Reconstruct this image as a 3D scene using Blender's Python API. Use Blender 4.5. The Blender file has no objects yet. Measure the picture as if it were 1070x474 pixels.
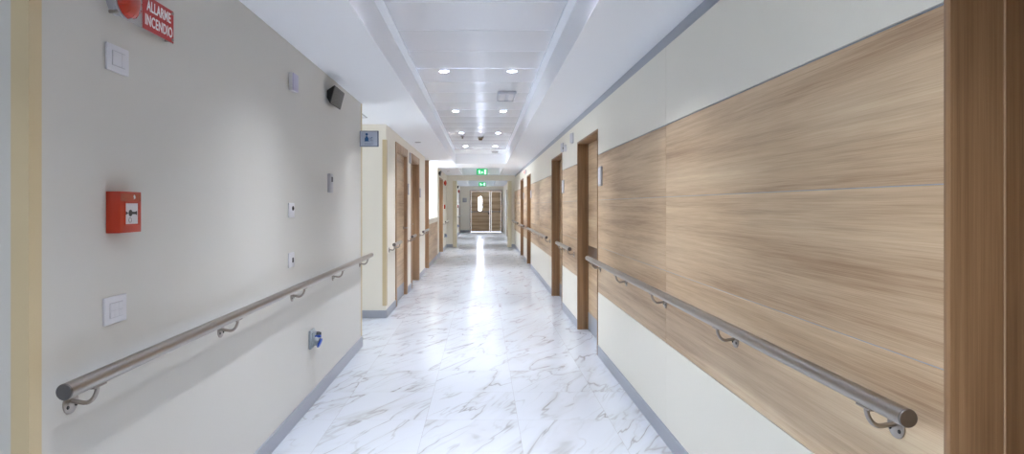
import bpy, bmesh, math, random
from mathutils import Vector, Matrix
random.seed(4)
SC = bpy.context.scene
COL = SC.collection
PI = math.pi

# ------------------------------------------------------------------ geometry helpers
class MB:
    """collects shapes; build() links them as ONE mesh object"""
    def __init__(self): self.bm = bmesh.new()
    def _merge(self, t, mi):
        for f in t.faces: f.material_index = mi
        me = bpy.data.meshes.new('tmp'); t.to_mesh(me); t.free()
        self.bm.from_mesh(me); bpy.data.meshes.remove(me)
    def box(self, x0, x1, y0, y1, z0, z1, mi=0, bev=0.0, seg=2):
        t = bmesh.new()
        bmesh.ops.create_cube(t, size=1.0)
        for v in t.verts:
            v.co = Vector((x0 + (v.co.x + .5) * (x1 - x0), y0 + (v.co.y + .5) * (y1 - y0), z0 + (v.co.z + .5) * (z1 - z0)))
        if bev > 0:
            bmesh.ops.bevel(t, geom=t.edges[:], offset=bev, segments=seg, affect='EDGES', profile=.5)
        self._merge(t, mi); return self
    def tube(self, pts, r, seg=14, mi=0, cap=True):
        pts = [Vector(p) for p in pts]
        t = bmesh.new(); rings = []
        up = Vector((0, 0, 1))
        for i, p in enumerate(pts):
            d = (pts[min(i + 1, len(pts) - 1)] - pts[max(i - 1, 0)]).normalized()
            a = d.cross(up)
            if a.length < 1e-3: a = d.cross(Vector((0, 1, 0)))
            a.normalize(); b = d.cross(a).normalized()
            rr = r[i] if isinstance(r, (list, tuple)) else r
            rings.append([t.verts.new(p + a * rr * math.cos(2 * PI * k / seg) + b * rr * math.sin(2 * PI * k / seg)) for k in range(seg)])
        for i in range(len(rings) - 1):
            for k in range(seg):
                t.faces.new((rings[i][k], rings[i][(k + 1) % seg], rings[i + 1][(k + 1) % seg], rings[i + 1][k]))
        if cap:
            t.faces.new(rings[0][::-1]); t.faces.new(rings[-1])
        bmesh.ops.recalc_face_normals(t, faces=t.faces[:])
        self._merge(t, mi); return self
    def lathe(self, c, axis, prof, seg=28, mi=0):
        """prof: (distance along axis, radius)"""
        c = Vector(c); axis = Vector(axis).normalized()
        a = axis.orthogonal().normalized(); b = axis.cross(a)
        t = bmesh.new(); rings = []
        for d, r in prof:
            if r < 1e-6: rings.append([t.verts.new(c + axis * d)])
            else: rings.append([t.verts.new(c + axis * d + a * r * math.cos(2 * PI * k / seg) + b * r * math.sin(2 * PI * k / seg)) for k in range(seg)])
        for i in range(len(rings) - 1):
            A, B = rings[i], rings[i + 1]
            for k in range(seg):
                k2 = (k + 1) % seg
                if len(A) == 1 and len(B) == 1: continue
                if len(A) == 1: t.faces.new((A[0], B[k], B[k2]))
                elif len(B) == 1: t.faces.new((A[k], A[k2], B[0]))
                else: t.faces.new((A[k], A[k2], B[k2], B[k]))
        if len(rings[0]) > 1: t.faces.new(rings[0][::-1])
        if len(rings[-1]) > 1: t.faces.new(rings[-1])
        bmesh.ops.recalc_face_normals(t, faces=t.faces[:])
        self._merge(t, mi); return self
    def prism(self, poly, ax, a0, a1, mi=0, bev=0.0):
        """poly of 2D points in the plane normal to ax (0=x: (y,z), 1=y: (x,z), 2=z: (x,y)), from a0 to a1"""
        def P(p, a):
            return {0: (a, p[0], p[1]), 1: (p[0], a, p[1]), 2: (p[0], p[1], a)}[ax]
        t = bmesh.new()
        A = [t.verts.new(P(p, a0)) for p in poly]; B = [t.verts.new(P(p, a1)) for p in poly]
        n = len(poly)
        t.faces.new(A[::-1]); t.faces.new(B)
        for k in range(n): t.faces.new((A[k], A[(k + 1) % n], B[(k + 1) % n], B[k]))
        bmesh.ops.recalc_face_normals(t, faces=t.faces[:])
        if bev > 0: bmesh.ops.bevel(t, geom=t.edges[:], offset=bev, segments=2, affect='EDGES', profile=.5)
        self._merge(t, mi); return self
    def text(self, s, size, M, mi=0, bold=0.0, depth=0.001, stretch=1.0):
        cu = bpy.data.curves.new('tmp', 'FONT'); cu.body = s; cu.size = size
        cu.align_x = 'CENTER'; cu.align_y = 'CENTER'; cu.offset = bold; cu.space_character = 1.08; cu.extrude = depth / 2
        ob = bpy.data.objects.new('tmp', cu); COL.objects.link(ob)
        bpy.context.view_layer.update()
        dg = bpy.context.evaluated_depsgraph_get()
        me = bpy.data.meshes.new_from_object(ob.evaluated_get(dg))
        me.transform(M @ Matrix.Diagonal((stretch, 1, 1, 1)))
        bpy.data.objects.remove(ob); bpy.data.curves.remove(cu)
        t = bmesh.new(); t.from_mesh(me); bpy.data.meshes.remove(me)
        self._merge(t, mi); return self
    def build(self, name, mats, parent=None, local=False, smooth=True):
        me = bpy.data.meshes.new(name)
        if parent is not None and not local:            # geometry given in world space: move it into the parent's space
            bmesh.ops.translate(self.bm, verts=self.bm.verts[:], vec=-Vector(parent.location) if parent.parent is None else -Vector(parent['_w']))
        self.bm.to_mesh(me); self.bm.free()
        if not isinstance(mats, (list, tuple)): mats = [mats]
        for m in mats: me.materials.append(m)
        if smooth:
            for p in me.polygons: p.use_smooth = True
            me.set_sharp_from_angle(angle=math.radians(35))
        o = bpy.data.objects.new(name, me); COL.objects.link(o)
        if parent is not None: o.parent = parent
        return o

def tag(o, label=None, cat=None, group=None, kind=None):
    if label: o['label'] = label
    if cat: o['category'] = cat
    if group: o['group'] = group
    if kind: o['kind'] = kind
    return o
def empty(name, loc, rz=0.0):
    o = bpy.data.objects.new(name, None); COL.objects.link(o)
    o.empty_display_size = .05
    o.location = loc; o.rotation_euler = (0, 0, rz); return o
def thing(name, label, cat, loc, rz=0.0, group=None):
    return tag(empty(name, loc, rz), label, cat, group)
def dup(root, loc, rz=None, label=None, group=None):
    def cp(o, par):
        c = o.copy(); COL.objects.link(c); c.parent = par
        for ch in list(o.children): cp(ch, c)
        return c
    r = cp(root, None); r.location = loc
    if rz is not None: r.rotation_euler = (0, 0, rz)
    if label: r['label'] = label
    if group: r['group'] = group
    return r
LEFT, RIGHT, FACE = -PI / 2, PI / 2, PI      # facing of a wall-mounted thing: its local +y leaves the wall

# ------------------------------------------------------------------ materials
def lin(c):
    return tuple(((v / 255) / 12.92 if v / 255 <= .04045 else ((v / 255 + .055) / 1.055) ** 2.4) for v in c) + (1,)
def nodes(name):
    m = bpy.data.materials.new(name); m.use_nodes = True
    nt = m.node_tree; b = nt.nodes['Principled BSDF']
    return m, nt, b
def mat(name, col, rough=.5, metal=0.0, spec=.5, emit=0.0, ecol=None, bump=0.0, bscale=200, vary=0.0, vscale=3.0, coat=0.0, trans=0.0):
    m, nt, b = nodes(name)
    c = lin(col)
    b.inputs['Base Color'].default_value = c
    b.inputs['Roughness'].default_value = rough
    b.inputs['Metallic'].default_value = metal
    b.inputs['Specular IOR Level'].default_value = spec
    b.inputs['Coat Weight'].default_value = coat
    b.inputs['Transmission Weight'].default_value = trans
    if emit:
        b.inputs['Emission Color'].default_value = lin(ecol or col); b.inputs['Emission Strength'].default_value = emit
    geo = nt.nodes.new('ShaderNodeNewGeometry')
    if vary:
        n = nt.nodes.new('ShaderNodeTexNoise'); n.inputs['Scale'].default_value = vscale; n.inputs['Detail'].default_value = 4
        nt.links.new(geo.outputs['Position'], n.inputs['Vector'])
        mx = nt.nodes.new('ShaderNodeMix'); mx.data_type = 'RGBA'
        mx.inputs[6].default_value = tuple(v * (1 - vary) for v in c[:3]) + (1,)
        mx.inputs[7].default_value = tuple(min(1, v * (1 + vary)) for v in c[:3]) + (1,)
        nt.links.new(n.outputs['Fac'], mx.inputs[0]); nt.links.new(mx.outputs[2], b.inputs['Base Color'])
    if bump:
        n = nt.nodes.new('ShaderNodeTexNoise'); n.inputs['Scale'].default_value = bscale; n.inputs['Detail'].default_value = 3
        nt.links.new(geo.outputs['Position'], n.inputs['Vector'])
        bp = nt.nodes.new('ShaderNodeBump'); bp.inputs['Strength'].default_value = bump; bp.inputs['Distance'].default_value = .002
        nt.links.new(n.outputs['Fac'], bp.inputs['Height']); nt.links.new(bp.outputs['Normal'], b.inputs['Normal'])
    return m

def wood(name, stops, vertical=False, rough=.42, spec=.35, bands=5.5, stretch=.42):
    m, nt, b = nodes(name); L = nt.links.new
    geo = nt.nodes.new('ShaderNodeNewGeometry'); oi = nt.nodes.new('ShaderNodeObjectInfo')
    sep = nt.nodes.new('ShaderNodeSeparateXYZ'); L(geo.outputs['Position'], sep.inputs[0])
    add = nt.nodes.new('ShaderNodeMath'); add.operation = 'ADD'; L(sep.outputs['X'], add.inputs[0]); L(sep.outputs['Y'], add.inputs[1])
    along, across = (sep.outputs['Z'], add.outputs[0]) if vertical else (add.outputs[0], sep.outputs['Z'])
    def mul(s, k):
        n = nt.nodes.new('ShaderNodeMath'); n.operation = 'MULTIPLY'; L(s, n.inputs[0]); n.inputs[1].default_value = k; return n.outputs[0]
    def vec(ka, kc):
        c = nt.nodes.new('ShaderNodeCombineXYZ'); L(mul(along, ka), c.inputs[0]); L(mul(across, kc), c.inputs[1]); L(mul(oi.outputs['Random'], 37.0), c.inputs[2]); return c.outputs[0]
    def noise(v, det, dist, rgh=.55):
        n = nt.nodes.new('ShaderNodeTexNoise'); n.inputs['Scale'].default_value = 1; n.inputs['Detail'].default_value = det
        n.inputs['Distortion'].default_value = dist; n.inputs['Roughness'].default_value = rgh; L(v, n.inputs['Vector']); return n.outputs['Fac']
    n1 = noise(vec(stretch, bands * 1.25), 4, .35)
    n2 = noise(vec(stretch * 2.2, bands * 9), 3, .3)
    n3 = noise(vec(stretch * 12, bands * 60), 2, 0)
    def mad(a, k, c):
        n = nt.nodes.new('ShaderNodeMath'); n.operation = 'MULTIPLY_ADD'; L(a, n.inputs[0]); n.inputs[1].default_value = k
        if isinstance(c, float): n.inputs[2].default_value = c
        else: L(c, n.inputs[2])
        return n.outputs[0]
    f = mad(n3, .36, mad(n2, .40, mad(n1, 1.0, -.38)))
    r = nt.nodes.new('ShaderNodeValToRGB'); L(f, r.inputs[0])
    e = r.color_ramp.elements
    e[0].position, e[0].color = stops[0][0], lin(stops[0][1]); e[1].position, e[1].color = stops[-1][0], lin(stops[-1][1])
    for p, c in stops[1:-1]:
        q = e.new(p); q.color = lin(c)
    L(r.outputs[0], b.inputs['Base Color'])
    b.inputs['Roughness'].default_value = rough; b.inputs['Specular IOR Level'].default_value = spec
    bp = nt.nodes.new('ShaderNodeBump'); bp.inputs['Strength'].default_value = .08; bp.inputs['Distance'].default_value = .001
    L(n3, bp.inputs['Height']); L(bp.outputs['Normal'], b.inputs['Normal'])
    return m

def marble():
    m, nt, b = nodes('marble_tiles'); L = nt.links.new
    geo = nt.nodes.new('ShaderNodeNewGeometry'); sep = nt.nodes.new('ShaderNodeSeparateXYZ'); L(geo.outputs['Position'], sep.inputs[0])
    def M(op, a, b_=None, c=None):
        n = nt.nodes.new('ShaderNodeMath'); n.operation = op
        for i, v in enumerate((a, b_, c)):
            if v is None: continue
            if isinstance(v, (int, float)): n.inputs[i].default_value = v
            else: L(v, n.inputs[i])
        return n.outputs[0]
    tx = M('DIVIDE', M('ADD', sep.outputs['X'], .968 + 6.0), .6)
    ty = M('DIVIDE', M('ADD', sep.outputs['Y'], -4.068 + 12.1), .605)
    ix, iy, fx, fy = M('FLOOR', tx), M('FLOOR', ty), M('FRACT', tx), M('FRACT', ty)
    ci = nt.nodes.new('ShaderNodeCombineXYZ'); L(ix, ci.inputs[0]); L(iy, ci.inputs[1])
    wn = nt.nodes.new('ShaderNodeTexWhiteNoise'); wn.noise_dimensions = '2D'; L(ci.outputs[0], wn.inputs['Vector'])
    ws = nt.nodes.new('ShaderNodeSeparateXYZ'); L(wn.outputs['Color'], ws.inputs[0])
    ang = math.radians(63)
    ca, sa = math.cos(ang), math.sin(ang)
    X, Y = sep.outputs['X'], sep.outputs['Y']
    u = M('ADD', M('MULTIPLY', X, ca), M('MULTIPLY', Y, sa))
    v = M('ADD', M('MULTIPLY', X, -sa), M('MULTIPLY', Y, ca))
    u = M('ADD', u, M('MULTIPLY', ws.outputs[0], 30.0)); v = M('ADD', v, M('MULTIPLY', ws.outputs[1], 30.0))
    def noise(ku, kv, w, det=4, dist=.0, rgh=.5):
        c = nt.nodes.new('ShaderNodeCombineXYZ'); L(M('MULTIPLY', u, ku), c.inputs[0]); L(M('MULTIPLY', v, kv), c.inputs[1]); c.inputs[2].default_value = w
        n = nt.nodes.new('ShaderNodeTexNoise'); n.inputs['Scale'].default_value = 1; n.inputs['Detail'].default_value = det
        n.inputs['Distortion'].default_value = dist; n.inputs['Roughness'].default_value = rgh; L(c.outputs[0], n.inputs['Vector']); return n.outputs['Fac']
    def ridge(n, width):            # 1 on the vein, 0 away from it
        d = M('ABSOLUTE', M('SUBTRACT', n, .5))
        r = M('SUBTRACT', 1.0, M('DIVIDE', d, width)); return M('MAXIMUM', r, 0.0)
    veins = M('MULTIPLY', ridge(noise(.75, 2.9, 1.0, 4, .45, .5), .013), M('MULTIPLY_ADD', noise(2.2, 3, 9.0, 2), 2.6, -.75))
    fine = M('MULTIPLY', ridge(noise(.9, 5.2, 4.0, 4, .5, .5), .018), M('MULTIPLY_ADD', noise(1.5, 2.5, 6.0, 2), 3.0, -1.25))
    cloud = M('MULTIPLY', ridge(noise(.75, 2.9, 1.0, 4, .45, .5), .07), M('MULTIPLY_ADD', noise(1.3, 3.5, 12.0, 3), 2.4, -.95))
    def cl(x):
        n = nt.nodes.new('ShaderNodeClamp'); L(x, n.inputs[0]); return n.outputs[0]
    veins, fine, cloud = cl(veins), cl(fine), cl(cloud)
    def mix(fac, a, c):
        n = nt.nodes.new('ShaderNodeMix'); n.data_type = 'RGBA'; L(fac, n.inputs[0])
        if isinstance(a, tuple): n.inputs[6].default_value = a
        else: L(a, n.inputs[6])
        n.inputs[7].default_value = c; return n.outputs[2]
    c = mix(M('MULTIPLY', cloud, .62), lin((201, 207, 216)), lin((166, 161, 157)))
    c = mix(M('MULTIPLY', fine, .55), c, lin((146, 138, 133)))
    c = mix(M('MULTIPLY', veins, .75), c, lin((130, 120, 112)))
    # grout joints: 3 mm
    ex = M('MINIMUM', fx, M('SUBTRACT', 1.0, fx)); ey = M('MINIMUM', fy, M('SUBTRACT', 1.0, fy))
    g = M('LESS_THAN', M('MINIMUM', ex, ey), .0027)
    c = mix(M('MULTIPLY', g, .55), c, lin((168, 166, 168)))
    L(c, b.inputs['Base Color'])
    b.inputs['Roughness'].default_value = .2; b.inputs['Specular IOR Level'].default_value = .5
    # each tile sits at a hair's tilt and is not perfectly flat
    n = nt.nodes.new('ShaderNodeTexNoise'); n.inputs['Scale'].default_value = 2.2; n.inputs['Detail'].default_value = 1; L(geo.outputs['Position'], n.inputs['Vector'])
    bp = nt.nodes.new('ShaderNodeBump'); bp.inputs['Strength'].default_value = .25; bp.inputs['Distance'].default_value = .004
    L(n.outputs['Fac'], bp.inputs['Height']); L(bp.outputs['Normal'], b.inputs['Normal'])
    return m

W_STOPS = [(.28, (162, 132, 101)), (.41, (185, 157, 125)), (.52, (200, 173, 140)), (.63, (211, 186, 153)), (.76, (222, 202, 168))]
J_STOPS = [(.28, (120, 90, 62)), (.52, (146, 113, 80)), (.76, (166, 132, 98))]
PLASTER = mat('wall_plaster', (206, 204, 198), .6, bump=.12, bscale=260)
CREAM = mat('cream_paint', (236, 231, 218), .55, bump=.08)
LAMIN = mat('cream_laminate', (232, 229, 216), .38, vary=.01, vscale=90, bump=.03, bscale=500)
GUARD = mat('yellow_vinyl', (206, 188, 150), .5)
CEILW = mat('ceiling_white', (242, 245, 250), .7)
PANELM = mat('enamelled_metal_panel', (228, 231, 238), .15, spec=.55)
ALU = mat('anodised_aluminium', (170, 175, 184), .4, metal=.35)
SKIRT = mat('grey_skirting', (166, 170, 180), .38, metal=.2)
STEEL = mat('brushed_steel', (164, 156, 148), .3, metal=1.0)
STEELD = mat('steel_cap', (128, 124, 122), .35, metal=1.0)
SCREW = mat('dark_screw', (54, 50, 48), .5, metal=.5)
WOODH = wood('oak_laminate', W_STOPS)
WOODD = wood('oak_door', W_STOPS, bands=5.0)
WOODC = wood('oak_casing', [(.28, (150, 118, 90)), (.52, (176, 144, 112)), (.76, (194, 164, 132))], True, bands=14, stretch=.5)
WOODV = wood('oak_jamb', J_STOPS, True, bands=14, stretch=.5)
WHITEP = mat('white_plastic', (212, 212, 217), .35)
GREYP = mat('grey_plastic', (178, 178, 184), .4)
LAVP = mat('lavender_plastic', (178, 174, 200), .3)
RED = mat('red_plastic', (178, 50, 20), .35)
REDG = mat('red_sign', (176, 26, 24), .4)
REDLENS = mat('red_lens', (178, 40, 22), .12, coat=.6)
REDBAND = mat('red_smoked_band', (168, 84, 66), .2)
WHITE = mat('white_print', (244, 244, 244), .5)
BLACK = mat('black_plastic', (20, 20, 22), .45)
GRILLE = mat('speaker_mesh', (96, 94, 90), .5, bump=.8, bscale=900, vary=.25, vscale=700)
BLUE = mat('blue_plastic', (22, 72, 170), .35)
SOCKG = mat('socket_grey', (150, 158, 164), .4)
BLUEPR = mat('blue_print', (44, 92, 146), .5)
SIGNB = mat('sign_face', (190, 200, 218), .35)
SIGNR = mat('sign_rim', (112, 118, 138), .35, metal=.5)
GREEN = mat('exit_green', (0, 132, 70), .4, emit=.55, ecol=(0, 150, 84))
EXITW = mat('exit_white', (225, 250, 245), .4, emit=.45)
LAMP = mat('lamp_diffuser', (255, 255, 255), .4, emit=1150.0, ecol=(240, 245, 255))
DAY = mat('daylit_pane', (255, 255, 255), .2, emit=14.0, ecol=(214, 228, 255))
DAYN = mat('daylit_window', (255, 255, 255), .2, emit=5.0, ecol=(236, 243, 255))
REDLED = mat('red_led', (255, 90, 70), .3, emit=2.0, ecol=(255, 80, 60))
CLEAR = mat('clear_acrylic', (255, 255, 255), .05)
CLEAR.node_tree.nodes['Principled BSDF'].inputs['Alpha'].default_value = .22
GAP = mat('daylight_gap', (255, 255, 255), .3, emit=1.6, ecol=(205, 222, 255))
VENTG = mat('vent_grey', (200, 202, 210), .4)
BROWNP = mat('brown_plate', (92, 70, 52), .45)
FLOORM = marble()

# ------------------------------------------------------------------ the shell
XL, XR, ZC, ZT = -1.2, 1.08, 2.41, 2.65
def struct(o): return tag(o, kind='structure')

f = MB().box(-5.2, 1.6, -4.2, 33.2, -.1, 0); struct(f.build('floor', FLOORM, smooth=False))

# ceiling: two low bands, the raised tray between them, a cross beam and a second recess
c = MB()
TL, TR = -.66, .575
c.box(-5.2, TL, -4.2, 33.2, ZC, ZC + .1)
c.box(TR, XR + .3, -4.2, 33.2, ZC, ZC + .1)
c.box(TL, TR, 15.2, 16.8, ZC + .002, ZC + .1)           # cross beam
c.box(TL, TR, 20.6, 21.7, ZC + .002, ZC + .1)
c.box(TL, TR, 31.6, 33.2, ZC + .002, ZC + .1)
c.box(TL - .06, TL, -4.2, 33.2, ZC + .1, ZT + .08); c.box(TR, TR + .06, -4.2, 33.2, ZC + .1, ZT + .08)   # tray sides
c.box(TL, TR, 15.14, 15.2, ZC + .002, ZT + .05); c.box(TL, TR, 16.8, 16.86, ZC + .002, ZT + .05)
c.box(TL, TR, 20.54, 20.6, ZC + .002, ZT + .05); c.box(TL, TR, 21.7, 21.76, ZC + .002, ZT + .05); c.box(TL, TR, 31.54, 31.6, ZC + .002, ZT + .05)
c.box(TL, TR, 13.86, 33.2, ZT, ZT + .08)                 # plain lid beyond the metal panels
c.box(TL, TR, -4.2, 13.9, ZT + .12, ZT + .16)
c.box(TL, TL + .053, -4.2, 13.86, ZT - .004, ZT + .03); c.box(TR - .053, TR, -4.2, 13.86, ZT - .004, ZT + .03)
ceil = struct(c.build('ceiling', CEILW, smooth=False))
LX = (-.355, .277); LY = (.87, 3.33, 5.79, 8.25, 10.71, 13.15)
p = MB()
y = 5.06 - .615 * 15
while y < 13.7:                                          # lay-in metal planks, each a hair apart and slightly dished
    y1 = min(y + .607, 13.86)
    n = 8
    prof = [(y + (y1 - y) * i / n, ZT + .0035 * (1 - (2 * i / n - 1) ** 2)) for i in range(n + 1)]
    p.prism(prof + [(y1, ZT + .012), (y, ZT + .012)], 0, TL + .055, TR - .055)
    y += .615
pan = p.build('metal_panels', PANELM, ceil, smooth=False)
cut = MB()
for ly in LY:
    for lx in LX: cut.lathe((lx, ly, ZT - .05), (0, 0, 1), [(0, .0455), (.1, .0455)], 32)
cu_ = cut.build('cutter', PANELM)
bo = pan.modifiers.new('cut', 'BOOLEAN'); bo.object = cu_; bo.operation = 'DIFFERENCE'; bo.solver = 'EXACT'
bpy.context.view_layer.update()
me_ = bpy.data.meshes.new_from_object(pan.evaluated_get(bpy.context.evaluated_depsgraph_get()))
pan.modifiers.clear(); pan.data = me_; bpy.data.objects.remove(cu_)
for q_ in me_.polygons: q_.use_smooth = True
me_.set_sharp_from_angle(angle=math.radians(20))

# left wall block with the fire alarm, between two side passages
w = MB().box(-5.2, XL, 1.645, 6.19, 0, ZC)
struct(w.build('wall_left', PLASTER, smooth=False))
def guard(x, ya, yb, face_y, sgn, label, z0=.11, z1=ZC - .002):
    g = MB()
    g.box(x - .045, x + .003, *(sorted((face_y, face_y - .003 * sgn))), z0, z1, 0)
    g.box(x, x + .003, min(ya, yb), max(ya, yb), z0, z1, 0)
    return tag(g.build('corner_guard', GUARD), label, 'corner guard', 'corner guards on the left wall')
guard(XL, 1.645, 1.69, 1.645, 1, 'yellowish corner guard on the near left wall edge beside the alarm', .1)
guard(XL, 6.145, 6.19, 6.19, -1, 'thin corner guard on the far end of the left wall under the blue pictogram sign')
guard(XL, 7.75, 7.84, 7.75, 1, 'pale yellow corner guard where the side passage meets the first left door', .15, 2.22)

def skirting(name, x, nx, y0, y1, z=.1):
    b = MB(); b.box(min(x, x + nx * .011), max(x, x + nx * .011), y0, y1, 0, z, bev=.002, seg=1)
    return struct(b.build(name, SKIRT))
skirting('baseboard_left', XL, 1, 1.69, 6.19)
b = MB().box(-5.2, XL, 7.739, 7.75, 0, .095, bev=.002, seg=1); struct(b.build('baseboard_passage', SKIRT))

# far left wall: pieces between the doors, lintels above
D1, D2, D3, D4 = (8.66, 9.81), (10.54, 11.68), (13.02, 13.93), (17.3, 18.88)
w = MB()
for y0, y1 in ((7.75, D1[0]), (D1[1], D2[0]), (D2[1], D3[0])): w.box(XL - .25, XL, y0, y1, 0, ZC)
w.box(-5.2, XL - .25, 7.75, 7.95, 0, ZC)
w.box(XL - .25, XL, D1[0], D1[1], 2.19, ZC); w.box(XL - .25, XL, D2[0], D2[1], 2.19, ZC)
w.box(-4.2, XL - .25, 13.3, 13.5, 0, ZC); w.box(XL - .25, XL - .24, 7.95, 13.3, 0, ZC)
struct(w.build('wall_left_far', CREAM, smooth=False))
w = MB()
w.box(-4.2, XL, 16.62, D4[0], 0, ZC)
w.box(XL - .25, XL, D4[0], D4[1], 2.2, ZC); w.box(XL - .25, XL, D4[1], 20.9, 0, ZC)
w.box(XL - .27, XL - .25, D4[0], 20.9, 0, ZC)
struct(w.build('wall_left_end', CREAM, smooth=False))
for y0, y1 in ((7.75, D1[0] - .09), (D1[1] + .09, D2[0] - .09), (D2[1] + .09, D3[0]), (16.62, D4[0]), (D4[1], 20.9)):
    skirting('baseboard_left_far', XL, 1, y0, y1)

# nurses' bay: half-height counter on the corridor side, a big daylit window behind
w = MB()
w.box(-4.2, -4.0, 13.5, 16.62, 0, .7); w.box(-4.2, -4.0, 13.5, 16.62, 2.3, ZC)
w.box(-4.2, -4.0, 13.5, 13.7, .7, 2.3); w.box(-4.2, -4.0, 16.42, 16.62, .7, 2.3)
struct(w.build('wall_bay', PLASTER, smooth=False))
wn = struct(empty('window_1', (-4.1, 15.06, .7)))
fr = MB()
for y0, y1 in ((13.7, 13.76), (15.03, 15.09), (16.36, 16.42)): fr.box(-4.13, -4.05, y0, y1, .7, 2.3)
fr.box(-4.13, -4.05, 13.76, 16.36, .7, .76); fr.box(-4.13, -4.05, 13.76, 16.36, 2.24, 2.3)
fr.build('window_frame', WHITEP, wn)
MB().box(-4.11, -4.10, 13.76, 16.36, .76, 2.24).build('pane', DAYN, wn)
ct = thing('reception_counter', 'half-height counter with wood front and pale top below the bright white opening on the left', 'counter', (XL - .1, 15.27, 0))
MB().box(XL - .16, XL - .012, 13.95, 16.6, 0, .97).build('body', CREAM, ct)
MB().box(XL - .012, XL, 13.95, 16.6, .1, .968, bev=.001, seg=1).build('front_panel', WOODH, ct)
MB().box(XL - .22, XL + .004, 13.95, 16.6, .972, 1.09, bev=.006).build('countertop', LAMIN, ct)
MB().box(XL - .004, XL + .008, 13.95, 16.6, 0, .1).build('kick_board', SKIRT, ct)

# portal across the corridor and the stretch beyond it
PY = 20.9
w = MB().box(XL - .3, -.93, PY, PY + .2, 0, ZC).box(.92, XR + .3, PY, PY + .2, 0, ZC).box(-.93, .92, PY, PY + .2, 2.24, ZC)
struct(w.build('wall_portal', CREAM, smooth=False))
for sx, lab in ((-1, 'cream jamb lining the left side of the portal across the corridor'), (1, 'cream jamb lining the right side of the portal across the corridor')):
    x0 = -.99 if sx < 0 else .85
    j = MB().box(x0, x0 + .13, PY - .05, PY + .26, 0, 2.22, bev=.012)
    tag(j.build('portal_jamb', mat('portal_cream', (224, 214, 186), .5)), lab, 'door jamb', 'jambs of the corridor portal')
for a, bb in ((XL, -.99), (.98, XR)):
    struct(MB().box(a, bb, PY - .011, PY, 0, .1).build('baseboard_portal', SKIRT))
EY = 32.7
w = MB().box(-1.5, -1.17, PY + .2, EY, 0, ZC); struct(w.build('wall_left_beyond', CREAM, smooth=False))
w = MB().box(1.12, 1.5, PY + .2, 27.4, 0, ZC).box(1.32, 1.5, 27.4, 28.5, 0, ZC).box(1.12, 1.5, 28.5, EY, 0, ZC).box(1.12, 1.32, 27.4, 28.5, 2.12, ZC)
struct(w.build('wall_right_beyond', CREAM, smooth=False))
w = MB().box(-1.5, -.66, EY, EY + .2, 0, ZC).box(1.04, 1.5, EY, EY + .2, 0, ZC).box(-.66, 1.04, EY, EY + .2, 2.2, ZC)
struct(w.build('wall_end', CREAM, smooth=False))
struct(MB().box(-1.17, -.66, EY - .01, EY, 0, .1).build('baseboard_end', SKIRT))
struct(MB().box(-1.17, -1.16, PY + .2, EY - .02, 0, .1).build('baseboard_beyond', SKIRT))
# unseen walls behind the camera, with a side opening added to let daylight in
struct(MB().box(-5.2, -1.15, -4.3, -4.2, 0, ZC).box(1.0, XR + .3, -4.3, -4.2, 0, ZC).box(-1.15, 1.0, -4.3, -4.2, 0, ZC).box(-5.3, -5.2, -4.2, -.4, 0, ZC).box(-5.3, -5.2, -.4, 1.645, 0, .9).build('wall_rear', PLASTER, smooth=False))

# right wall: aluminium carrier, laminate and wood panels hung on it
DA, DB, DC, DD, DE = (.3, 1.45), (5.81, 7.05), (8.41, 9.66), (13.87, 15.0), (16.32, 17.5)
doorsR = (DA, DB, DC, DD, DE)
TOPR = 2.115
segs = [(-4.2, DA[0]), (DA[1], DB[0]), (DB[1], DC[0]), (DC[1], DD[0]), (DD[1], DE[0]), (DE[1], PY)]
w = MB()
for y0, y1 in segs: w.box(XR + .014, XR + .3, y0, y1, 0, ZC)
for y0, y1 in doorsR: w.box(XR + .014, XR + .3, y0, y1, TOPR, ZC)
w.box(XR + .27, XR + .3, -4.2, PY, 0, ZC)
wr = struct(w.build('wall_right', ALU, smooth=False))
seams = {1: [3.66], 3: [11.75], 0: [-2.0], 5: [19.2]}
G = .0015
def panel(name, m, y0, y1, z0, z1):
    MB().box(XR, XR + .013, y0 + G, y1 - G, z0 + G, z1 - G, bev=.0012, seg=1).build(name, m, wr)
for i, (y0, y1) in enumerate(segs):
    cuts = [y0] + seams.get(i, []) + [y1]
    for a, bb in zip(cuts, cuts[1:]):
        panel('lower_panel', LAMIN, a, bb, .1, .592)
        for z0, z1 in ((.592, 1.015), (1.015, 1.45), (1.45, 1.871)): panel('wood_panel', WOODH, a, bb, z0, z1)
        panel('upper_panel', LAMIN, a, bb, 1.875, 2.335)
    struct(MB().box(XR - .004, XR + .014, y0 + .001, y1 - .001, 0, .1, bev=.002, seg=1).build('baseboard_right', SKIRT))
for y0, y1 in segs:
    for z in (1.015, 1.45, 1.873): MB().box(XR + .0015, XR + .0135, y0 + .002, y1 - .002, z - .0014, z + .0014).build('seam_strip', ALU, wr)
for y0, y1 in doorsR: panel('upper_panel', LAMIN, y0, y1, TOPR, 2.335)

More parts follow.
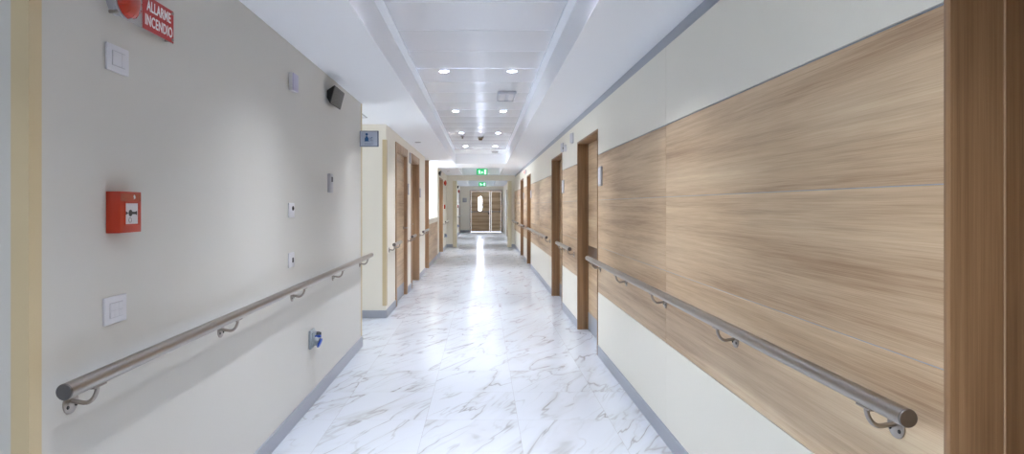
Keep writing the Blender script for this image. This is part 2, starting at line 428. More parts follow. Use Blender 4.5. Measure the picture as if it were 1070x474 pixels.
# ------------------------------------------------------------------ doors
DN = [0]
def door(y0, y1, side, top, rec, casing=0.0, kick=True, dark_band=False, casing_top=0.0, bead=None):
    """side +1: right wall (opens in +x), -1: left wall"""
    DN[0] += 1
    xw = XR if side > 0 else XL
    r = struct(empty('door_%d' % DN[0], (xw + side * rec, (y0 + y1) / 2, 0)))
    def bx(m, d0, d1, ya, yb, z0, z1, **k):
        a, bb = xw + side * d0, xw + side * d1
        m.box(min(a, bb), max(a, bb), ya, yb, z0, z1, **k)
    j = .022
    fr = MB()
    for a, bb in ((y0, y0 + j), (y1 - j, y1)):
        bx(fr, -.006, rec + .03, a, bb, 0, top, bev=.003, seg=2)
    bx(fr, -.006, rec + .03, y0 + j, y1 - j, top - j, top, bev=.003, seg=2)
    if casing:
        for a, bb in ((y0 - casing, y0 + .006), (y1 - .006, y1 + casing)): bx(fr, -.014, 0, a, bb, 0, top + casing_top, bev=.003)
        bx(fr, -.014, 0, y0, y1, top - .006, top + casing_top, bev=.003)
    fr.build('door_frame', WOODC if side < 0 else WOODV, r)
    if rec > .06:                                        # light bead and inner stop where the leaf closes
        st = MB()
        for a, bb in ((y0 + j, y0 + j + .004), (y1 - j - .004, y1 - j)): bx(st, (bead or rec - .008) - .0013, (bead or rec - .008) + .0013, a, bb, 0, top - j)
        st.build('seal', mat('beige_seal', (176, 148, 120), .4), r)
    lf = MB(); bx(lf, rec, rec + .04, y0 + j + .003, y1 - j - .003, .008, top - j - .003, bev=.002, seg=1)
    lf.build('leaf', WOODD, r)
    if kick:
        k = MB(); bx(k, rec - .003, rec, y0 + j + .01, y1 - j - .01, .012, .2); k.build('kick_plate', ALU, r)
    if dark_band:
        k = MB(); bx(k, rec - .006, rec, y0 + j + .03, y1 - j - .03, .75, .95, bev=.002, seg=1); k.build('brown_band', BROWNP, r)  # flat dark brown band across the leaf, slightly proud of it
    # lever handle on the near side for the right wall, the far side for the left wall
    hy = y0 + .16 if side > 0 else y1 - .11
    h = MB()
    d = xw + side * rec
    h.lathe((d, hy, 1.05), (-side, 0, 0), [(0, .026), (.006, .026), (.008, .02)])
    h.tube([(d, hy, 1.05), (d - side * .04, hy, 1.05), (d - side * .05, hy + .015, 1.05), (d - side * .05, hy + .11, 1.05)], .009)
    h.build('handle', STEEL, r)
    return r
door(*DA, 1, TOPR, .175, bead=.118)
door(*DB, 1, TOPR, .118, dark_band=True)
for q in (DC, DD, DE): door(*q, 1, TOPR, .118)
door(*D1, -1, 2.18, .035, casing=.09, casing_top=.1)
door(*D2, -1, 2.18, .15, casing=.09, casing_top=.1)
door(*D4, -1, 2.19, .15, casing=.0)
# full-height wood lined opening before the counter
tr = MB().box(XL - .25, XL + .006, 13.905, 13.945, 0, ZC - .001).box(XL - .25, XL - .2, D3[0], 13.905, 0, ZC - .001)
struct(tr.build('trim_1', WOODC))
# door in the right wall beyond the portal
tr = MB().box(1.114, 1.3, 27.4, 27.44, 0, 2.12).box(1.114, 1.3, 28.46, 28.5, 0, 2.12).box(1.28, 1.31, 27.44, 28.46, 0, 2.12)
DN[0] += 1; r = struct(empty('door_%d' % DN[0], (1.3, 27.95, 0))); tr.build('leaf', WOODV, r)
DN[0] += 1; r = struct(empty('door_%d' % DN[0], (-1.17, 31.7, 0)))
MB().box(-1.17, -1.15, 31.2, 32.2, 0, 2.15, bev=.003).build('leaf', WOODV, r)

# double door at the end
DN[0] += 1
ed = struct(empty('door_%d' % DN[0], (.19, EY, 0)))
fr = MB().box(-.66, -.6, EY - .02, EY + .12, 0, 2.2, bev=.004).box(.98, 1.04, EY - .02, EY + .12, 0, 2.2, bev=.004).box(-.6, .98, EY - .02, EY + .12, 2.14, 2.2, bev=.004)
fr.build('door_frame', WOODV, ed)
MB().box(.39, .47, EY + .01, EY + .07, .012, 2.14, bev=.003).build('mullion', mat('pale_oak', (196, 172, 142), .4), ed)
lf = MB()
wx0, wx1, wz0, wz1 = -.23, .005, 1.1, 1.88
lf.box(-.595, wx0, EY + .02, EY + .06, .02, 2.135).box(wx1, .385, EY + .02, EY + .06, .02, 2.135)
lf.box(wx0, wx1, EY + .02, EY + .06, .02, wz0).box(wx0, wx1, EY + .02, EY + .06, wz1, 2.135)
big = lf.build('leaf', WOODD, ed, smooth=False)
big['_w'] = tuple(ed.location)
def stadium(cx, zc, hw, hh, n=10):
    q = []
    for i in range(n + 1): a = PI * i / n; q.append((cx + hw * math.cos(a), zc + hh - hw + hw * math.sin(a)))
    for i in range(n + 1): a = PI + PI * i / n; q.append((cx + hw * math.cos(a), zc - hh + hw + hw * math.sin(a)))
    return q
def ring(outer, inner, ya, yb):
    m = MB(); t = bmesh.new(); n = len(outer)
    V = [[t.verts.new((q[0], yy, q[1])) for q in poly] for poly in (outer, inner) for yy in (ya, yb)]
    o0, o1, i0, i1 = V
    for k in range(n):
        l = (k + 1) % n
        t.faces.new((o0[k], o0[l], i0[l], i0[k])); t.faces.new((o1[k], i1[k], i1[l], o1[l]))
        t.faces.new((o0[k], o1[k], o1[l], o0[l])); t.faces.new((i0[k], i0[l], i1[l], i1[k]))
    bmesh.ops.recalc_face_normals(t, faces=t.faces[:]); m._merge(t, 0); return m
rg = ring([(wx0 - .03, wz0 - .03)] * 0 + stadium(-.1125, 1.49, .165, .45), stadium(-.1125, 1.49, .085, .37), EY + .005, EY + .02)
rg.build('window_rim', WOODD, big)
MB().box(wx0, wx1, EY + .035, EY + .04, wz0, wz1).build('pane', DAY, big)
sl = MB().box(.475, .975, EY + .02, EY + .06, .02, 2.135); small = sl.build('leaf', WOODD, ed, smooth=False)
small['_w'] = tuple(ed.location)
for par, x0, x1 in ((big, -.56, .34), (small, .52, .92)):
    pb = MB().box(x0, x1, EY - .07, EY - .04, 1.05, 1.1, bev=.008)
    for xx in (x0, x1): pb.box(xx - .03, xx + .03, EY - .08, EY + .02, 1.02, 1.13, bev=.008)
    pb.build('push_bar', STEEL, par)
MB().box(.3, .36, EY - .03, EY + .02, .93, 1.09, bev=.006).build('lock_plate', BLACK, big)
struct(MB().box(-.6, .98, EY + .055, EY + .06, 0.001, .02).build('door_gap_glow', GAP))   # glowing strip standing in for daylight under the leaves

# ------------------------------------------------------------------ handrails
RZ, RO, RR = .9, .08, .0225
def handrail(side, y0, y1, brackets, label, xw=None):
    if xw is None: xw = XR if side > 0 else XL
    x = xw - side * RO
    r = thing('handrail', label, 'handrail', (x, (y0 + y1) / 2, RZ), 0, 'steel handrails along the corridor walls')
    MB().tube([(x, y0 + .004, RZ), (x, y1 - .004, RZ)], RR, 32).build('rail', STEEL, r)
    for y, d in ((y0 + .004, -1), (y1 - .004, 1)):
        MB().lathe((x, y, RZ), (0, d, 0), [(0, RR), (.003, RR), (.005, RR * .94), (.0052, 0)], 32).build('end_cap', STEELD, r)
    for yb in brackets:
        bz = .828
        a = MB()
        pts = []
        for i in range(13):                              # out of the plate, then up under the rail
            s = i / 12
            if s < .35: pts.append((xw - side * (.004 + .04 * s / .35), yb, bz + .004 - .006 * s / .35))
            else:
                t = (s - .35) / .65 * PI / 2
                pts.append((xw - side * (.044 + .036 * math.sin(t)), yb, bz - .002 + .05 * (1 - math.cos(t))))
        a.tube(pts, .0065, 12)
        a.box(x - .011, x + .011, yb - .03, yb + .03, RZ - RR - .004, RZ - RR + .002, bev=.0015, seg=1)
        br = a.build('bracket', STEEL, r)
        pl = MB()
        pl.lathe((xw, yb, bz), (-side, 0, 0), [(0, .033), (.004, .033), (.006, .030), (.0062, 0)], 28)
        for k in range(3):
            an = PI / 2 + k * 2 * PI / 3
            pl.lathe((xw - side * .005, yb + .021 * math.cos(an), bz + .021 * math.sin(an)), (-side, 0, 0), [(0, .0058), (.003, .005), (.0032, 0)], 12, 1)
        o = pl.build('wall_plate', [STEEL, SCREW], r); o.parent = br
handrail(-1, 1.665, 6.28, (1.81, 2.85, 3.92, 4.99, 6.08), 'long steel handrail on the near left wall below the red call point')
handrail(1, 1.46, 5.92, (1.62, 2.65, 3.67, 4.66, 5.68), 'long steel handrail on the near right wall over wood panels')
handrail(1, 7.12, 8.35, (7.3, 8.15), 'short steel handrail between the first and second recessed wood doors on the right')
handrail(1, 9.7, 13.8, (9.9, 11.2, 12.5, 13.6), 'steel handrail on the right wall just past the second recessed wood door')
handrail(1, 15.05, 16.28, (15.25, 16.1), 'short steel handrail on the right between two close-set doors opposite the counter')
handrail(1, 17.55, 20.75, (17.8, 19.1, 20.4), 'farthest right-hand steel handrail before the corridor portal')
handrail(-1, 7.9, 8.56, (8.0, 8.45), 'short steel handrail stub between the side passage and the first left door')
handrail(-1, 9.93, 10.44, (10.0, 10.36), 'short steel handrail stub between the first and second left doors')
handrail(-1, 11.8, 12.98, (11.95, 12.8), 'short steel handrail on the left just before the wood post and counter')
handrail(-1, 18.93, 20.75, (19.1, 20.5), 'steel handrail on the left wall by the distant red call point before the portal')
handrail(-1, 22.5, 30.8, (23, 26.5, 30), 'distant steel handrail on the left wall beyond the portal', xw=-1.17)
handrail(1, 21.4, 27.2, (22, 24.5, 27), 'distant steel handrail on the right wall beyond the portal', xw=1.12)

# ------------------------------------------------------------------ wall devices (local: u to the viewer's right, d out of the wall, z up)
def U(m, u0, u1, d0, d1, z0, z1, mi=0, bev=0.0, seg=2): return m.box(-u1, -u0, d0, d1, z0, z1, mi, bev, seg)
TXT = lambda u, d, z: Matrix(((-1, 0, 0, -u), (0, 0, 1, d), (0, 1, 0, z), (0, 0, 0, 1)))

# fire alarm panel with beacon
a = thing('fire_alarm_sign', 'red and clear ALLARME INCENDIO sign with red beacon at top of left wall', 'alarm sign', (XL, 2.18, 2.074), LEFT)
m = MB(); U(m, -.19, .185, .022, .026, -.062, .062, bev=.0015); m.build('acrylic_plate', CLEAR, a, True)
for u in (-.178, .173):
    for z in (-.05, .05): MB().lathe((-u, 0, z), (0, 1, 0), [(0, .006), (.03, .006), (.032, .0045), (.0322, 0)], 14).build('standoff', STEEL, a, True)
m = MB(); U(m, -.032, .183, .0262, .0272, -.06, .06, 0)
m.text('ALLARME', .052, TXT(.078, .0276, .026), 1, .0010, .0008, .72)
m.text('INCENDIO', .052, TXT(.078, .0276, -.026), 1, .0010, .0008, .72)
m.build('red_panel', [REDG, WHITE], a, True)
m = MB(); m.lathe((.15, 0, -.004), (0, 1, 0), [(0, .05), (.03, .05), (.034, .062), (.038, .062), (.0382, .05)]); m.build('beacon_base', GREYP, a, True)
m = MB(); m.lathe((.15, .034, -.004), (0, 1, 0), [(0, .052), (.008, .06), (.02, .058), (.031, .047), (.037, .026), (.038, 0)], 32)
for k in range(12):
    an = 2 * PI * k / 12
    m.tube([(.15 + .06 * math.cos(an), .042, -.004 + .06 * math.sin(an)), (.15 + .058 * math.cos(an), .054, -.004 + .058 * math.sin(an)), (.15 + .047 * math.cos(an), .065, -.004 + .047 * math.sin(an))], .0018, 6)
m.build('beacon_dome', REDLENS, a, True)

def switch(loc, label, rows):
    s = thing('switch_plate', label, 'light switch', loc, LEFT, 'white switch plates on the near left wall')
    m = MB(); U(m, -.061, .061, 0, .009, -.044, .044, bev=.003); m.build('plate', WHITEP, s, True)
    g = MB(); U(g, -.036, .036, .0085, .0096, -.0245, .0245, 0); g.build('surround', GREYP, s, True)
    for r_ in range(rows):
        for k in range(3 if rows > 1 else 2):
            n = 3 if rows > 1 else 2
            u0 = -.0345 + k * .069 / n
            if rows == 1: u0, u1 = (-.0345, .014) if k == 0 else (.015, .0345)
            else: u1 = u0 + .069 / n - .001
            z0 = -.023 + r_ * .046 / rows
            t = MB(); U(t, u0, u1, .009, .0115, z0, z0 + .046 / rows - .001, bev=.0008, seg=1); t.build('rocker', WHITEP, s, True)
    return s
switch((XL, 2.037, 1.877), 'white switch plate under the ALLARME INCENDIO sign', 1)
switch((XL, 2.024, 1.062), 'white six-key switch plate just above the handrail near the left wall edge', 2)

mc = thing('call_point', 'red fire call point with white window on the near left wall', 'fire alarm call point', (XL, 2.05, 1.378), LEFT, 'red fire call points')
m = MB(); m.prism([(.068, 0), (.068, .012), (.057, .04), (-.066, .04), (-.068, .036), (-.068, 0)], 2, -.067, -.0001, 0, .0015)
m.bm.free(); m = MB()
q = [(.068, 0), (.067, .014), (.058, .04), (-.065, .04), (-.068, .036), (-.068, 0)]
m.prism(q, 2, -.067, .067, 0, .0015)
m.build('body', RED, mc, True)
m = MB(); U(m, -.056, .062, .039, .0412, .036, .06, 0, .0008, 1); m.build('top_band', REDBAND, mc, True)
m = MB(); m.prism([(-.022 + .004, .042), (-.022 - .006, .046), (-.026, .054), (-.02, .058), (-.016, .052), (-.019, .047)], 1, .0412, .0418); m.build('flame_mark', WHITE, mc, True)
m = MB()
for u0, u1, z0, z1 in ((-.034, -.029, -.044, .034), (.044, .049, -.044, .034), (-.029, .044, .029, .034), (-.029, .044, -.044, -.039)): U(m, u0, u1, .039, .0425, z0, z1, 0, .001, 1)
m.build('window_bezel', RED, mc, True)
m = MB(); U(m, -.029, .044, .039, .0405, -.039, .029, 0)
m.lathe((-.0, .0405, -.003), (0, 1, 0), [(0, .011), (.0004, .011), (.0005, 0)], 24, 1)
m.prism([(.029, .004), (.029, -.010), (.012, -.003)], 1, .0405, .0409, 1)
m.prism([(-.038, .004), (-.038, -.010), (-.016, -.003)], 1, .0405, .0409, 1)
m.prism([(-.028, .001), (-.028, -.007), (-.010, -.007), (-.010, .001)], 1, .0405, .0409, 1)
for k in range(14):
    an = 2 * PI * k / 14; an2 = 2 * PI * (k + 1) / 14
    m.tube([(.002 + .008 * math.cos(an), .0406, -.026 + .008 * math.sin(an)), (.002 + .008 * math.cos(an2), .0406, -.026 + .008 * math.sin(an2))], .0007, 5, 1)
m.build('white_window', [WHITEP, BLACK], mc, True)
dup(mc, (XL, 19.45, 1.36), LEFT, 'red call point on the left wall between the last door and the portal')
dup(mc, (-1.17, 29.3, 1.36), LEFT, 'tiny red call point on the left wall beyond the portal')

# small devices on the left wall
s = thing('motion_sensor', 'small white box with lavender front high on the left wall left of the black speaker', 'sensor', (XL, 3.905, 2.17), LEFT)
m = MB(); U(m, -.055, .055, 0, .024, -.056, .056, 0, .004); m.build('housing', WHITEP, s, True)
m = MB(); U(m, -.053, .053, .023, .031, -.054, .054, 0, .004); m.build('lens', LAVP, s, True)

sp = thing('wall_speaker', 'black wedge wall speaker tilted down near the top of the left wall', 'speaker', (XL, 4.92, 2.25), LEFT, 'black corridor wall speakers')
m = MB(); m.prism([(.012, -.028), (.012, .03), (.072, .07), (.036, -.072)], 0, -.17, .17, 0, .004)
m.bm.faces.ensure_lookup_table(); m.build('cabinet', BLACK, sp, True)
# perforated front, slightly proud of the sloping face
m = MB(); n_ = Vector((0, .142, -.036)).normalized() * .003
m.prism([(.0725, .064), (.0385, -.066), (.0385 + n_.y, -.066 + n_.z), (.0725 + n_.y, .064 + n_.z)], 0, -.162, .162, 0, .001)
m.build('grille', GRILLE, sp, True)
m = MB(); U(m, -.04, .04, 0, .016, -.022, .024, 0, .003); m.build('wall_mount', BLACK, sp, True)
dup(sp, (XL, 17.1, 2.28), LEFT, 'black wall speaker above the last left door before the portal')
dup(sp, (-1.17, 28.9, 2.25), LEFT, 'tiny black wall speaker on the left wall beyond the portal')

s = thing('card_reader', 'slim grey wall reader on the left wall below the black speaker', 'card reader', (XL, 4.86, 1.573), LEFT)
m = MB(); U(m, -.045, .045, 0, .026, -.074, .074, 0, .006); m.build('housing', GREYP, s, True)
m = MB(); U(m, -.02, .028, .0255, .0275, .01, .05, 0, .001, 1); m.build('display', BLACK, s, True)

for z, lab, lens in ((1.37, 'upper small white wall plate with dark sensor on the left wall', 0), (1.06, 'lower small white wall plate with dark square just above the left handrail', 1)):
    s = thing('sensor_plate', lab, 'wall plate', (XL, 3.892, z), LEFT, 'small white wall plates above the left handrail')
    m = MB(); U(m, -.056, .056, 0, .009, -.046, .046, 0, .004); m.build('plate', WHITEP, s, True)
    m = MB()
    if lens == 0: m.lathe((-.018, .008, .012), (0, 1, 0), [(0, .015), (.004, .014), (.008, .007), (.009, 0)], 18)
    else: U(m, .006, .034, .008, .011, -.018, .012, 0, .001, 1)
    m.build('sensor_eye', BLACK, s, True)

so = thing('industrial_socket', 'grey industrial power socket with blue cover low on the near left wall', 'power socket', (XL, 4.345, .47), LEFT, 'industrial sockets low on the left wall')
m = MB(); U(m, -.055, .055, 0, .02, -.065, .065, 0, .008); U(m, -.043, .043, .018, .036, -.052, .05, 0, .01); m.build('box', SOCKG, so, True)
m = MB(); ax = Vector((0, .92, -.38)).normalized()
m.lathe((.006, .03, -.008), ax, [(0, .032), (.028, .032), (.03, .029), (.018, .027), (.018, 0)], 28); m.build('inlet', SOCKG, so, True)
m = MB(); m.lathe((.006, .062, -.026), ax, [(0, .034), (.008, .034), (.012, .028), (.0125, 0)], 28)
m.box(-.006, .018, .03, .075, .012, .026, 0, .003); m.build('cover', BLUE, so, True)
m = MB(); m.lathe((-.034, .034, .02), (0, 1, 0), [(0, .024), (.02, .023), (.023, .018), (.0235, 0)], 24); m.box(-.038, -.03, .05, .066, .0, .04, 0, .002, 1)
m.build('rotary_switch', mat('dark_grey_plastic', (74, 76, 84), .45), so, True)
dup(so, (XL, 19.7, .45), LEFT, 'distant industrial socket low on the left wall past the last left door')
dup(so, (-1.17, 29.0, .45), LEFT, 'tiny industrial socket low on the left wall beyond the portal')

# alarm bells
bl = thing('alarm_bell', 'round red alarm bell on the left wall by the last door before the portal', 'alarm bell', (XL, 19.4, 2.1), LEFT, 'round red alarm bells')
m = MB(); m.lathe((0, 0, 0), (0, 1, 0), [(0, .05), (.03, .05), (.032, .03)]); m.build('base', RED, bl, True)
m = MB(); m.lathe((0, .03, 0), (0, 1, 0), [(0, .085), (.02, .085), (.045, .06), (.055, .02), (.056, 0)]); m.build('gong', RED, bl, True)
dup(bl, (-1.17, 29.9, 2.08), LEFT, 'tiny red alarm bell on the left wall beyond the portal')

# projecting pictogram sign at the passage corner
sg = thing('pictogram_sign', 'square light blue room sign with seated figure and bed pictogram by the side passage corner', 'sign', (-1.104, 6.07, 2.05), FACE)
m = MB(); U(m, -.092, .092, -.012, .006, -.078, .078, 0, .004); m.build('rim', SIGNR, sg, True)
m = MB(); U(m, -.084, .08, .005, .008, -.07, .07, 0, .001, 1); m.build('face', SIGNB, sg, True)
m = MB(); e = .0095
def P2(pts, mi=0): m.prism([(-u, z) for u, z in pts], 1, .008, e, mi)
m.lathe((.023, .008, .042), (0, 1, 0), [(0, .0125), (.0015, .0125), (.0016, 0)], 20, 0)
P2([(-.042, -.02), (-.042, .004), (-.034, .014), (-.028, .026), (-.018, .026), (-.012, .014), (-.004, .006), (-.004, -.02)])
P2([(-.046, -.026), (-.046, -.02), (.0, -.02), (.0, -.026)])
P2([(.0, .004), (.0, .009), (.02, .009), (.03, .016), (.036, .014), (.026, .004)])
P2([(.0, -.008), (.0, -.004), (.03, -.004), (.03, -.008)], 1)
P2([(.006, -.022), (.006, -.016), (.036, -.016), (.036, -.022)], 1)
m.text('Ambulatorio', .02, TXT(.0, .0086, -.05), 1, .0, .001, .8)
m.build('pictogram', [BLUEPR, mat('soft_blue_print', (120, 136, 168), .5)], sg, True)

# number plates beside the doors
PLG = 'slim white number plates beside the doors'
pp = thing('door_sign', 'white number plate on wood panels just before the first recessed right door', 'door plate', (XR, 5.655, 1.665), RIGHT, PLG)
m = MB(); U(m, -.07, .07, 0, .016, -.088, .088, 0, .006); m.build('holder', GREYP, pp, True)
m = MB(); U(m, -.06, .06, .0145, .018, -.074, .074, 0, .003); m.build('insert', WHITEP, pp, True)
m = MB(); m.lathe((-.0, .017, .05), (0, 1, 0), [(0, .007), (.003, .006), (.0032, 0)], 14); m.build('indicator', GREYP, pp, True)
for y, z, x, rot, lab in ((8.26, 1.65, XR, RIGHT, 'white number plate between the first and second recessed right doors'),
                     (13.72, 1.65, XR, RIGHT, 'white number plate before the third recessed right door'),
                     (16.12, 1.65, XR, RIGHT, 'white number plate between the third and fourth recessed right doors'),
                     (10.02, 1.66, XL, LEFT, 'slim plate on the cream wall just past the first left door'),
                     (11.95, 1.64, XL, LEFT, 'slim plate on the cream wall just past the second left door'),
                     (10.28, 2.18, XL, LEFT, 'white plate high on the wall between the first and second left doors')):
    dup(pp, (x, y, z), rot, lab)
# devices above door height on the right wall
DVG = 'small white devices high on the right wall'
s = thing('call_lamp', 'white upright call lamp high on the right wall nearer the first recessed door', 'call lamp', (XR, 7.4, 2.2), RIGHT, DVG)
m = MB(); U(m, -.045, .045, 0, .035, -.055, .055, 0, .006); m.build('lens', WHITEP, s, True)
m = MB(); U(m, -.05, .05, 0, .012, -.06, .06, 0, .003); m.build('base', GREYP, s, True)
dup(s, (XR, 8.29, 2.17), RIGHT, 'white upright call lamp high on the right wall just before the second recessed door')
s = thing('wall_camera', 'small white dome with dark lens high on the right wall between two call lamps', 'camera', (XR, 8.0, 2.135), RIGHT)
m = MB(); m.lathe((0, 0, 0), (0, 1, 0), [(0, .045), (.015, .045), (.03, .035), (.04, .022)]); m.build('housing', WHITEP, s, True)
m = MB(); m.lathe((0, .038, 0), (0, 1, 0), [(0, .02), (.008, .017), (.012, 0)]); m.build('lens', BLACK, s, True)
s = thing('emergency_lamp', 'small white lamp box with red light above the third recessed right door', 'lamp', (XR, 15.3, 2.22), RIGHT)
m = MB(); U(m, -.12, .12, 0, .05, -.05, .05, 0, .01); m.build('housing', WHITEP, s, True)
m = MB(); U(m, -.04, .06, .049, .056, -.03, .02, 0, .004); m.build('red_light', REDLED, s, True)
# notice on the end wall
s = thing('wall_sign', 'small grey square sign on the end wall left of the double door', 'sign', (-.93, EY, 1.68), FACE)
m = MB(); U(m, -.1, .1, 0, .015, -.11, .11, 0, .004); m.build('frame', SIGNR, s, True)
m = MB(); U(m, -.08, .08, .014, .018, -.09, .09, 0, .002); m.build('face', GREYP, s, True)

# ------------------------------------------------------------------ ceiling things
dl = thing('downlight', 'round recessed downlight', 'downlight', (-.355, 3.33, ZT), 0, 'round downlights in the raised metal ceiling')
def can(o, dz):      # flared ring, white can, lamp at the top of the can (dz: how far the lamp sits above the ceiling face)
    m = MB(); t = bmesh.new(); seg = 32
    prof = [(.053, -.0005), (.052, -.003), (.044, -.005), (.042, -.003), (.038, dz), (.040, dz + .004), (.0435, dz), (.0435, -.0003)]
    R = [[t.verts.new((r * math.cos(2 * PI * k / seg), r * math.sin(2 * PI * k / seg), z)) for k in range(seg)] for r, z in prof]
    for i in range(len(R)):
        A, B = R[i], R[(i + 1) % len(R)]
        for k in range(seg): t.faces.new((A[k], A[(k + 1) % seg], B[(k + 1) % seg], B[k]))
    bmesh.ops.recalc_face_normals(t, faces=t.faces[:]); m._merge(t, 0)
    m.build('ring', WHITEP, o, True)
    m = MB(); m.lathe((0, 0, dz + .006), (0, 0, -1), [(0, .0385), (.005, .038), (.0055, 0)], 32); m.build('lamp_face', LAMP, o, True)
can(dl, .058)
ORD = ['one pair behind', 'out of view', 'first', 'second', 'third', 'fourth']
first = True
for k, y in enumerate(LY, 1):
    for x, sd in ((-.355, 'left'), (.277, 'right')):
        nm = {3: 'nearest visible pair', 4: 'second visible pair', 5: 'third visible pair', 6: 'farthest pair on the metal ceiling'}.get(k)
        lab = 'round downlight, %s of the %s in the metal ceiling' % (sd, nm) if nm else 'round downlight in the metal ceiling above the near walls'
        if k == 2 and sd == 'left': dl['label'] = lab
        else: dup(dl, (x, y, ZT), None, lab)
d2 = None  # extra lamps added to light the far recesses and the stretch beyond
for x, y, lab in ((-.355, 18.6, 'added downlight in the far ceiling recess before the portal, on the left'), (.277, 18.6, 'added downlight in the far ceiling recess before the portal, on the right'),
             (-.355, 24.0, 'added downlight in the ceiling recess just beyond the portal, on the left'), (.277, 24.0, 'added downlight in the ceiling recess just beyond the portal, on the right'),
             (-.355, 28.5, 'added downlight in the ceiling recess near the end doors, on the left'), (.277, 28.5, 'added downlight in the ceiling recess near the end doors, on the right')):
    if d2 is None:
        d2 = thing('downlight', lab, 'downlight', (x, y, ZT - .05), 0, 'added round downlights in the far ceiling recesses'); can(d2, .044)
    else: dup(d2, (x, y, ZT - .05), None, lab)
sp2 = thing('ceiling_spot', 'small flush spot in the low ceiling above the first two left doors', 'ceiling spot', (-1.03, 9.95, ZC), 0, 'small flush spots in the low left ceiling')
m = MB(); m.lathe((0, 0, 0), (0, 0, -1), [(0, .05), (.006, .05), (.009, .044), (.009, .0)], 24); m.build('rim', GREYP, sp2, True)
dup(sp2, (-1.0, 18.3, ZC), None, 'small flush spot in the low left ceiling near the portal')

v = thing('ceiling_vent', 'square white ceiling vent between downlight pairs on the right of the metal ceiling', 'vent', (.272, 7.08, ZT), 0)
m = MB()
for x0, x1, y0, y1 in ((-.1, .1, -.27, -.25), (-.1, .1, .25, .27), (-.1, -.085, -.25, .25), (.085, .1, -.25, .25)): m.box(x0, x1, y0, y1, -.03, 0, 0, .003, 1)
m.build('frame', VENTG, v, True)
m = MB().box(-.085, .085, -.25, .25, -.016, 0); m.build('backing', VENTG, v, True)
for x0, x1, y0, y1 in ((-.078, -.018, -.2, .22), (.03, .078, -.2, .22)):
    MB().box(x0, x1, y0, y1, -.026, -.014, 0, .004).build('louvre', WHITEP, v, True)
v = thing('smoke_detector', 'square beige smoke detector in the middle of the far metal ceiling', 'smoke detector', (-.03, 11.5, ZT))
m = MB().box(-.05, .05, -.09, .09, -.02, 0, 0, .005); m.build('base', mat('beige_plastic', (168, 158, 140), .5), v, True)
m = MB().lathe((0, 0, -.018), (0, 0, -1), [(0, .04), (.02, .036), (.03, .024), (.031, 0)]); m.build('chamber', BROWNP, v, True)
v = thing('sprinkler', 'small dark sprinkler head in the metal ceiling left of the smoke detector', 'sprinkler', (-.36, 11.3, ZT))
m = MB().lathe((0, 0, 0), (0, 0, -1), [(0, .03), (.006, .03), (.008, .01), (.03, .008), (.034, .02), (.037, .02), (.038, 0)], 20); m.build('head', BROWNP, v, True)
v = thing('exhaust_vent', 'small dark slotted vent in the plain ceiling past the metal panels', 'vent', (.29, 14.5, ZT))
m = MB().box(-.075, .075, -.1, .1, -.012, 0, 0, .003, 1); m.build('frame', GREYP, v, True)
m = MB()
for k in range(5): m.box(-.06, .06, -.08 + k * .034, -.06 + k * .034, -.016, -.011)
m.build('slot', BROWNP, v, True)
v = thing('ceiling_hatch', 'thin square access hatch in the side passage ceiling behind the pictogram sign', 'hatch', (-1.62, 6.85, ZC))
m = MB()
for x0, x1, y0, y1 in ((-.3, .3, -.3, -.288), (-.3, .3, .288, .3), (-.3, -.288, -.288, .288), (.288, .3, -.288, .288)): m.box(x0, x1, y0, y1, -.006, 0)
m.build('frame', GREYP, v, True)
MB().box(-.286, .286, -.286, .286, -.003, 0).build('door_leaf', CEILW, v, True)

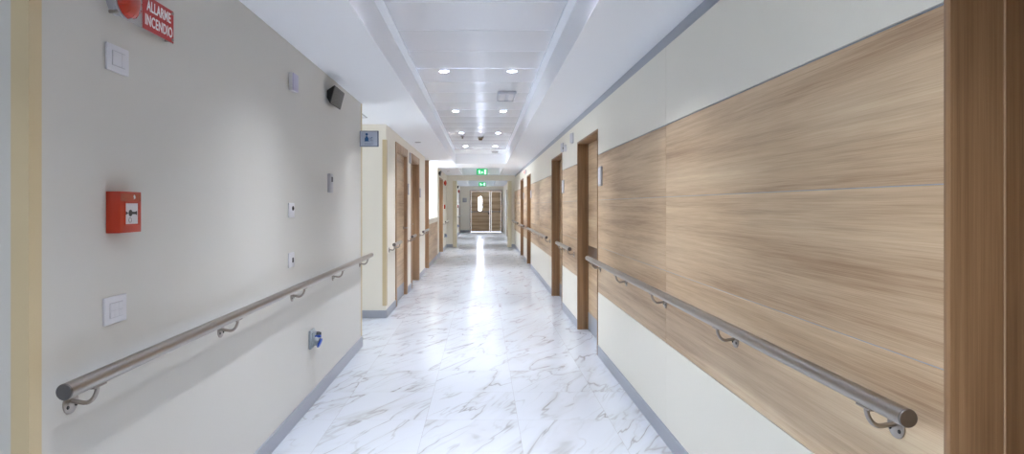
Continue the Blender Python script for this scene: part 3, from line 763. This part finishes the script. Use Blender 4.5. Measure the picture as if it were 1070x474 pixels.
# exit signs hung in front of the far ends of the ceiling recesses
ex = thing('exit_sign', 'nearer green lit exit sign hanging before the portal', 'exit sign', (-.01, 20.2, 2.395), FACE, 'green exit signs under the ceiling')
m = MB(); U(m, -.175, .175, -.02, .02, 0, .195, 0, .006); m.build('panel', GREEN, ex, True)
m = MB(); F0, F1 = .02, .0225
def Q(pts): m.prism([(-u, z) for u, z in pts], 1, F0, F1)
m.lathe((.085, .02, .142), (0, 1, 0), [(0, .014), (.0025, .014), (.0026, 0)], 16)                 # running figure, head
Q([(-.105, .128), (-.072, .132), (-.062, .085), (-.09, .08)])                                        # torso
Q([(-.072, .13), (-.04, .105), (-.044, .097), (-.076, .115)]); Q([(-.1, .126), (-.135, .112), (-.133, .102), (-.1, .112)])
Q([(-.09, .084), (-.066, .084), (-.05, .052), (-.056, .02), (-.068, .022), (-.066, .052)]); Q([(-.092, .086), (-.074, .08), (-.095, .045), (-.13, .04), (-.13, .052), (-.102, .056)])
Q([(-.016, .11), (-.016, .07), (-.03, .07), (0, .035), (.03, .07), (.016, .07), (.016, .11)])        # arrow
for a_, b_, c_, d_ in ((.07, .08, .02, .17), (.13, .14, .02, .17), (.08, .13, .16, .17)): Q([(a_, c_), (a_, d_), (b_, d_), (b_, c_)])   # doorway
Q([(.086, .02), (.086, .155), (.124, .155), (.124, .02)])
m.build('pictogram', EXITW, ex, True)
m = MB()
for x in (-.1, .1): m.tube([(x, 0, .19), (x, 0, ZT - 2.395)], .004, 8)
m.build('hanger', STEEL, ex, True)
dup(ex, (.0, 31.0, 2.36), FACE, 'farther small green exit sign above the end double door')

# ------------------------------------------------------------------ light, camera
W = bpy.data.worlds.new('daylight'); SC.world = W; W.use_nodes = True
bg = W.node_tree.nodes['Background']; bg.inputs['Color'].default_value = (.88, .93, 1.0, 1); bg.inputs['Strength'].default_value = 2.2

cam = bpy.data.cameras.new('camera'); co = bpy.data.objects.new('camera', cam); COL.objects.link(co)
co.location = (0, 0, 1.4); co.rotation_euler = (PI / 2, 0, 0)
cam.sensor_fit = 'HORIZONTAL'; cam.sensor_width = 36; cam.lens = 650 / 1070 * 36
cam.shift_x = (535 - 504) / 1070; cam.shift_y = -(237 - 214.5) / 1070
cam.clip_start = .05; cam.clip_end = 100
SC.camera = co
SC.view_settings.view_transform = 'Standard'; SC.view_settings.look = 'None'; SC.view_settings.gamma = 1
SC.view_settings.use_curve_mapping = False
SC.view_settings.exposure = 1.52
SC.cycles.max_bounces = 14; SC.cycles.diffuse_bounces = 10; SC.cycles.glossy_bounces = 6
for o in bpy.data.objects:
    if '_w' in o: del o['_w']
